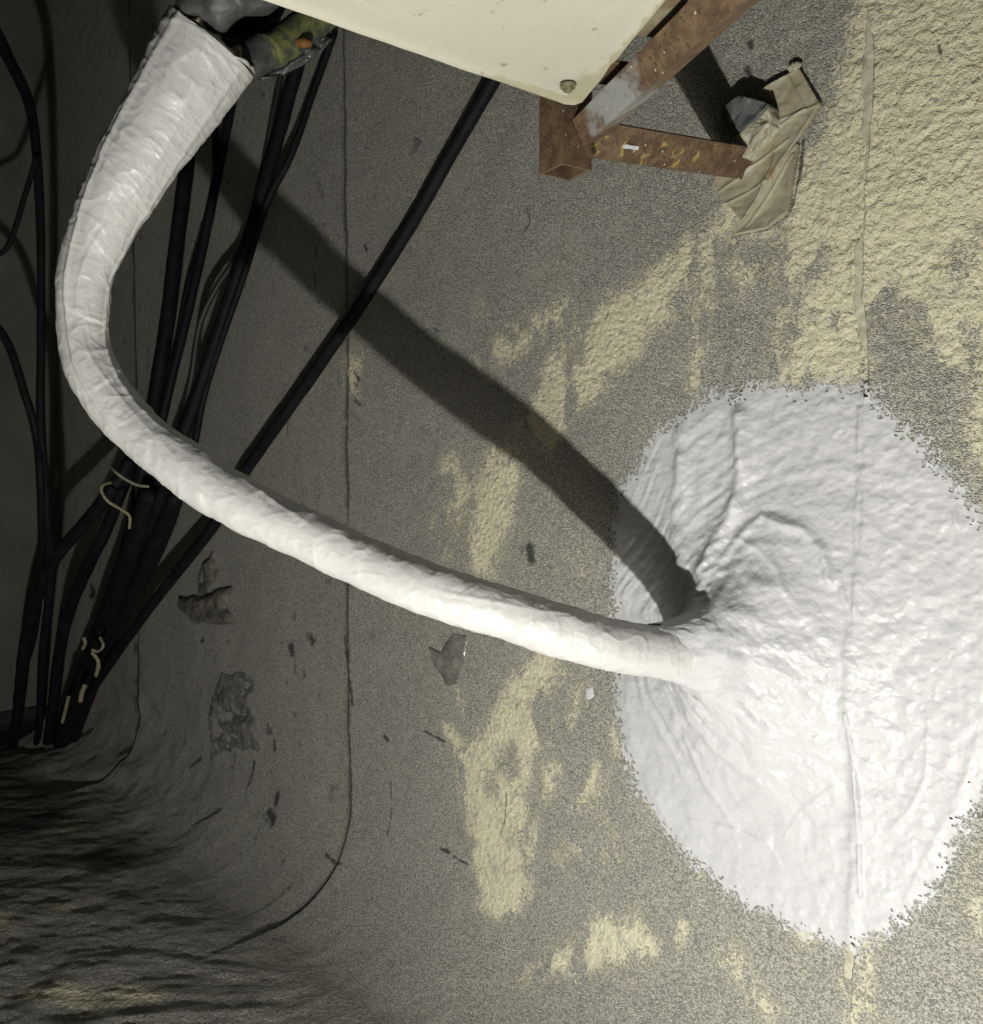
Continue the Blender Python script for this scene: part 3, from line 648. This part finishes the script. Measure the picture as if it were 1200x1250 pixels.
for o in ml.children:
    bm = bmesh.new(); bm.from_mesh(o.data); bmesh.ops.triangulate(bm, faces=bm.faces); bmesh.ops.subdivide_edges(bm, edges=bm.edges[:], cuts=5, use_grid_fill=True)
    for v in bm.verts:
        v.co += Vector((.0016*float(vn(v.co.x*170, v.co.z*170, 7)), .0035*float(vn(v.co.x*110, v.co.z*110, 8)), .0016*float(vn(v.co.x*170, v.co.z*170, 9))))
    bm.to_mesh(o.data); bm.free()
for i, (a, b, r) in enumerate([(972, 82, .006), (978, 178, .0045), (962, 190, .004)]):
    pass
lump('mortar_crumb', onwall(970, 82, .004), .007, .004, .006, MORT, 3, 'small pale mortar crumb at the top corner of the tan flashing', 'mortar')

# ------------------------------------------------------------------ cables
def cz(p, Zd): return at(p[0], p[1], Zd)
def cable(name, pts, r, label, mat=BLACK, group='black cables hanging beside the pipe', cat='cable', offw=None, rough=.06):
    P = []
    pts = [tuple(q) for q in pts]; r = np.array(r)*(.80 if offw is not None or pts[0][0] > 100 else .66)
    if offw is None:
        pts = [(x, y, Zd+max(0, y-600)/290*.42) for x, y, Zd in pts]; x, y, Zd = pts[-1]
        if y > 870: pts.append((x-4, 908, 2.72)); 
        r = r*np.ones(2) if np.ndim(r) == 0 else r
    for q in pts:
        if offw is not None: P.append(onwall(q[0], q[1], q[2] if len(q) > 2 else offw))
        else: P.append(at(*q))
    o = tube(name, P, r, mat, None, 12, 10, rough, random.randint(0, 90)); return tag(o, label, cat, group)
cable('cable', [(640,30,.03),(600,102,.022),(555,180,.020),(500,277,.018),(440,372,.02),(380,460,.025),(300,575,.04),(262,640,.06),(180,745,.10),(120,830,.10),(85,888,.08)], [.0135, .0145, .0165],
      'single thick black cable running diagonally across the wall from under the unit', offw=0)
ck = 'bundled at the left of the wall'
cable('cable', [(236,120,2.05),(228,200,2.05),(215,300,2.05),(203,400,2.05),(190,480,2.05),(172,590,2.05),(150,690,2.1),(122,790,2.15),(85,885,2.25)], .021, 'thickest black cable seen below the flared pipe top, falling straight into the bundle')
cable('cable', [(290,90,1.95),(275,165,1.95),(250,290,1.97),(225,400,1.98),(203,490,2.0),(180,600,2.05),(158,690,2.1),(128,790,2.15),(92,880,2.25)], .013, 'black cable just right of the thickest one in the bundle')
cable('cable', [(372,50,1.72),(352,120,1.74),(325,220,1.76),(295,320,1.79),(262,420,1.83),(228,520,1.88),(192,620,1.95),(160,700,2.05),(135,780,2.1),(98,880,2.2)], .0165, 'black cable crossing the upper end of the pipe shadow toward the bundle')
cable('cable', [(408,40,1.66),(385,105,1.68),(355,190,1.70),(325,250,1.74),(300,330,1.78),(272,410,1.82),(250,480,1.86),(237,545,1.9),(217,620,1.95),(198,670,2.0),(178,710,2.05),(143,755,2.1),(112,800,2.15)], .0085, 'thin black cable farthest right in the hanging bundle, bending near its bottom')
cable('cable', [(350,60,1.80),(335,130,1.82),(318,220,1.84),(296,300,1.87),(262,355,1.9),(243,400,1.92),(232,470,1.95),(215,540,2.0),(190,620,2.05),(165,720,2.1)], .0085, 'dark grey thin cable curling out between two thicker black ones', simple('dark_grey_sheath', (.03, .031, .031), .5))
cable('cable', [(262,150,2.0),(262,230,2.0),(244,300,2.0),(225,370,2.02),(212,440,2.04),(196,520,2.06),(170,620,2.08)], .0085, 'thin black cable splitting off behind the pipe bend')
cable('cable', [(205,330,2.1),(200,400,2.1),(196,440,2.1),(185,500,2.1),(165,580,2.12)], .007, 'thin teal cable at the left side of the bundle', TEAL)
cable('cable', [(-20,10,2.0),(10,70,2.0),(35,125,2.0),(45,190,2.0),(50,300,2.0),(50,420,2.0),(50,520,2.0),(57,620,2.0),(62,700,2.0),(52,800,2.05),(48,885,2.12)], [.022, .017, .013, .015, .016, .014], 'black cable hanging straight down the far left beside the side wall')
cable('cable', [(45,190,1.98),(30,240,1.98),(10,300,1.98),(-15,315,1.98)], .009, 'short black cable loop turning back left off the far left hanging cable')
cable('cable', [(-15,385,1.98),(10,420,1.98),(30,480,1.98),(44,530,2.0),(50,600,2.0),(50,700,2.02),(40,780,2.05),(25,830,2.1),(22,888,2.15)], .0135, 'black cable entering from the left edge and dropping beside the hanging one')
cable('cable', [(160,560,2.0),(135,600,2.0),(95,648,2.0),(65,685,2.0),(45,730,2.02),(30,790,2.05),(20,885,2.1)], .018, 'black cable leaning out left from the tied bundle to the side wall foot')
cable('cable', [(158,570,2.02),(132,640,2.03),(108,690,2.05),(85,745,2.08),(72,800,2.1),(62,885,2.15)], .0185, 'black cable between the leaning one and the tied bundle')
cable('cable', [(185,600,1.97),(165,660,1.98),(140,730,2.02),(118,790,2.08),(80,888,2.15)], [.030, .030, .034, .034, .036], 'fat taped black trunk of the bundle reaching the floor corner')
cable('cable', [(215,605,1.94),(190,660,1.97),(160,725,2.02),(132,790,2.08),(95,885,2.15)], .021, 'black cable along the right flank of the taped trunk')
# tie wires
def wire(pts, r, label):
    pts = [(x, y, Zd-.03+max(0, y-600)/290*.34) for x, y, Zd in pts]
    o = tube('tie_wire', [at(*q) for q in pts], r, CREAM, None, 8, 10)
    return tag(o, label, 'wire')
wire([(134,568,1.92),(142,577,1.9),(155,586,1.9),(168,592,1.9),(182,594,1.9)], .0032, 'upper cream tie wire across the cable bundle just under the pipe')
wire([(136,589,1.92),(126,592,1.9),(124,600,1.9),(132,612,1.9),(148,622,1.9),(158,630,1.9),(158,645,1.9)], .0032, 'long curled cream tie wire hanging below the upper tie')
wire([(122,778,1.98),(126,788,1.96),(120,795,1.96),(112,793,1.96)], .0035, 'cream wire hook twisted on the lower bundle')
wire([(112,796,1.96),(120,808,1.95),(117,825,1.95),(121,812,1.95)], .0045, 'frayed cream wire knot under the hook on the lower bundle')
wire([(104,836,2.0),(100,846,2.0),(98,856,2.0)], .006, 'short cream wire stub near the bottom of the bundle')
wire([(84,850,2.05),(80,866,2.05),(76,882,2.05)], .0045, 'pale wire strand beside the bundle foot at the floor')
wire([(102,778,2.0),(104,785,2.0),(101,792,2.0)], .0045, 'small cream wire end left of the twisted hook')

# ------------------------------------------------------------------ insulation hoses at the pipe mouth
hs_ = empty('insulated_hose', tuple(at(330, 60, 1.12)), 'grey and green insulated hose leaving the pipe mouth toward the unit', 'hose')
tube('grey_sleeve', [at(258,72,1.09), at(290,80,1.10), at(318,64,1.11), at(345,48,1.12)], [.030, .024, .021, .021], GREYHOSE, hs_, 24, 10, .12, 4)
tube('green_sleeve', [at(330,62,1.10), at(352,48,1.11), at(378,28,1.12), at(420,0,1.13)], [.019, .021, .020, .020], GREENHOSE, hs_, 24, 10, .08, 6)
o = tube('crumpled_hose', [at(222,24,1.07), at(238,12,1.05), at(262,4,1.04), at(290,-4,1.04), at(330,-20,1.04)], [.012, .020, .026, .020, .030], GREYHOSE, None, 28, 14, .22, 9)
tag(o, 'crumpled grey plastic hose above the pipe mouth at the top edge', 'hose')
o = tube('dark_hose', [at(236,48,1.12), at(270,38,1.14), at(305,36,1.15), at(330,20,1.17), at(342,-15,1.18)], [.014, .018, .014, .012, .012], BLACK, None, 18, 10, .15, 12)
tag(o, 'black crumpled hose between the grey hose and the pipe mouth', 'hose')
o = tube('orange_grommet', [at(362,52,1.10), at(371,52,1.097), at(380,53,1.10)], [.004, .0065, .004], ORANGE, None, 14, 8); tag(o, 'small orange rubber plug by the green hose', 'grommet')
# plastic film hanging under the hoses
n1, n2 = 60, 30; U, Vv = np.meshgrid(np.linspace(0, 1, n1), np.linspace(0, 1, n2), indexing='ij')
tp = [(300,76),(340,60),(385,32),(405,38)]; bt = [(305,100),(345,92),(385,72),(404,50)]
def pxl(L, u): L = np.array(L, float); k = np.linspace(0, 1, len(L)); return np.stack([np.interp(u, k, L[:, 0]), np.interp(u, k, L[:, 1])], -1)
PX = pxl(tp, U)*(1-Vv[..., None])+pxl(bt, U)*Vv[..., None]
Zd = 1.14+.012*vn(U*6, Vv*3, 66)+.006*vn(U*14, Vv*8, 67)
Pf = CAM+(Fw+Rt*((PX[..., :1]-600)/FPX)-Up*((PX[..., 1:]-625)/FPX))*Zd[..., None]
o = mesh('plastic_film', Pf.reshape(-1, 3), gridfaces(n1, n2), FILM); tag(o, 'dark shiny plastic film hanging below the green hose', 'plastic film')

# ------------------------------------------------------------------ smears and torn flaps on the wall
def smear(name, pts, mat, label, cat, thick=.006, seed=0, n_=70, rough=.006):
    P2 = np.array(W2(pts)); lo_, hi = P2.min(0), P2.max(0)
    X, Z = np.meshgrid(np.linspace(lo_[0]-.01, hi[0]+.01, n_), np.linspace(lo_[1]-.01, hi[1]+.01, n_), indexing='ij')
    s = sdpoly(X, Z, P2)+.006*vn(X*25, Z*60, seed); h = thick*np.clip(s/.015, 0, 1)**.6+rough*np.clip(s/.02, 0, 1)*fbm(X*18, Z*42, seed+1, 3)
    H = wall_height(X, Z)+np.where(s > 0, h+.0008, -.0015); kv = s > -.008; kf = kv[:-1, :-1] & kv[1:, :-1] & kv[1:, 1:] & kv[:-1, 1:]
    F = gridfaces(n_, n_, keep=kf)[:, ::-1]; V, F, _ = compact(np.stack([X, -H, Z], -1).reshape(-1, 3), F)
    return tag(mesh(name, V, F, mat), label, cat)
smear('silicone_smear', [(272,824),(300,820),(312,835),(300,860),(312,880),(316,918),(290,915),(262,922),(256,890),(262,850)], SILI, 'large glossy clear silicone smear low on the left of the wall', 'silicone', .003, 2, 110, .006)
smear('silicone_smear', [(556,772),(573,774),(571,800),(562,838),(548,837),(532,815),(525,788),(540,796)], SILI, 'narrow clear silicone streak just under the middle of the pipe', 'silicone', .004, 12, 70, .004)
smear('torn_flap', [(250,683),(262,672),(266,700),(255,722),(244,728),(243,705)], TORN, 'narrow torn strip of pale backing above the curled flap', 'torn membrane', .006, 22)
smear('torn_flap', [(224,728),(243,728),(262,722),(283,718),(278,738),(290,762),(270,764),(240,758),(224,745)], TORN, 'curled torn membrane flap sticking out left of the seam below the pipe', 'torn membrane', .016, 32, 80, .004)
smear('silicone_smear', [(343,1),(343,2),(344,2)], SILI, 'x', 'silicone') if False else None
smear('paint_drop', [(508,168),(519,172),(512,186),(503,192)], simple('thin_grey_drip', (.22, .22, .21), .4), 'pale dried drip on the wall left of the diagonal cable top', 'drip', .001, 41, 40, .0006)
smear('paint_drop', [(527,398),(538,402),(538,412),(528,410)], simple('pale_drip', (.30, .31, .31), .4), 'pale drop on the upper edge of the pipe shadow', 'drip', .002, 43, 40, .0006)
smear('paint_drop', [(715,842),(722,838),(722,848),(717,850)], WHITE, 'small white paint drop left of the patch under the pipe', 'drip', .0015, 45, 40, .0004)
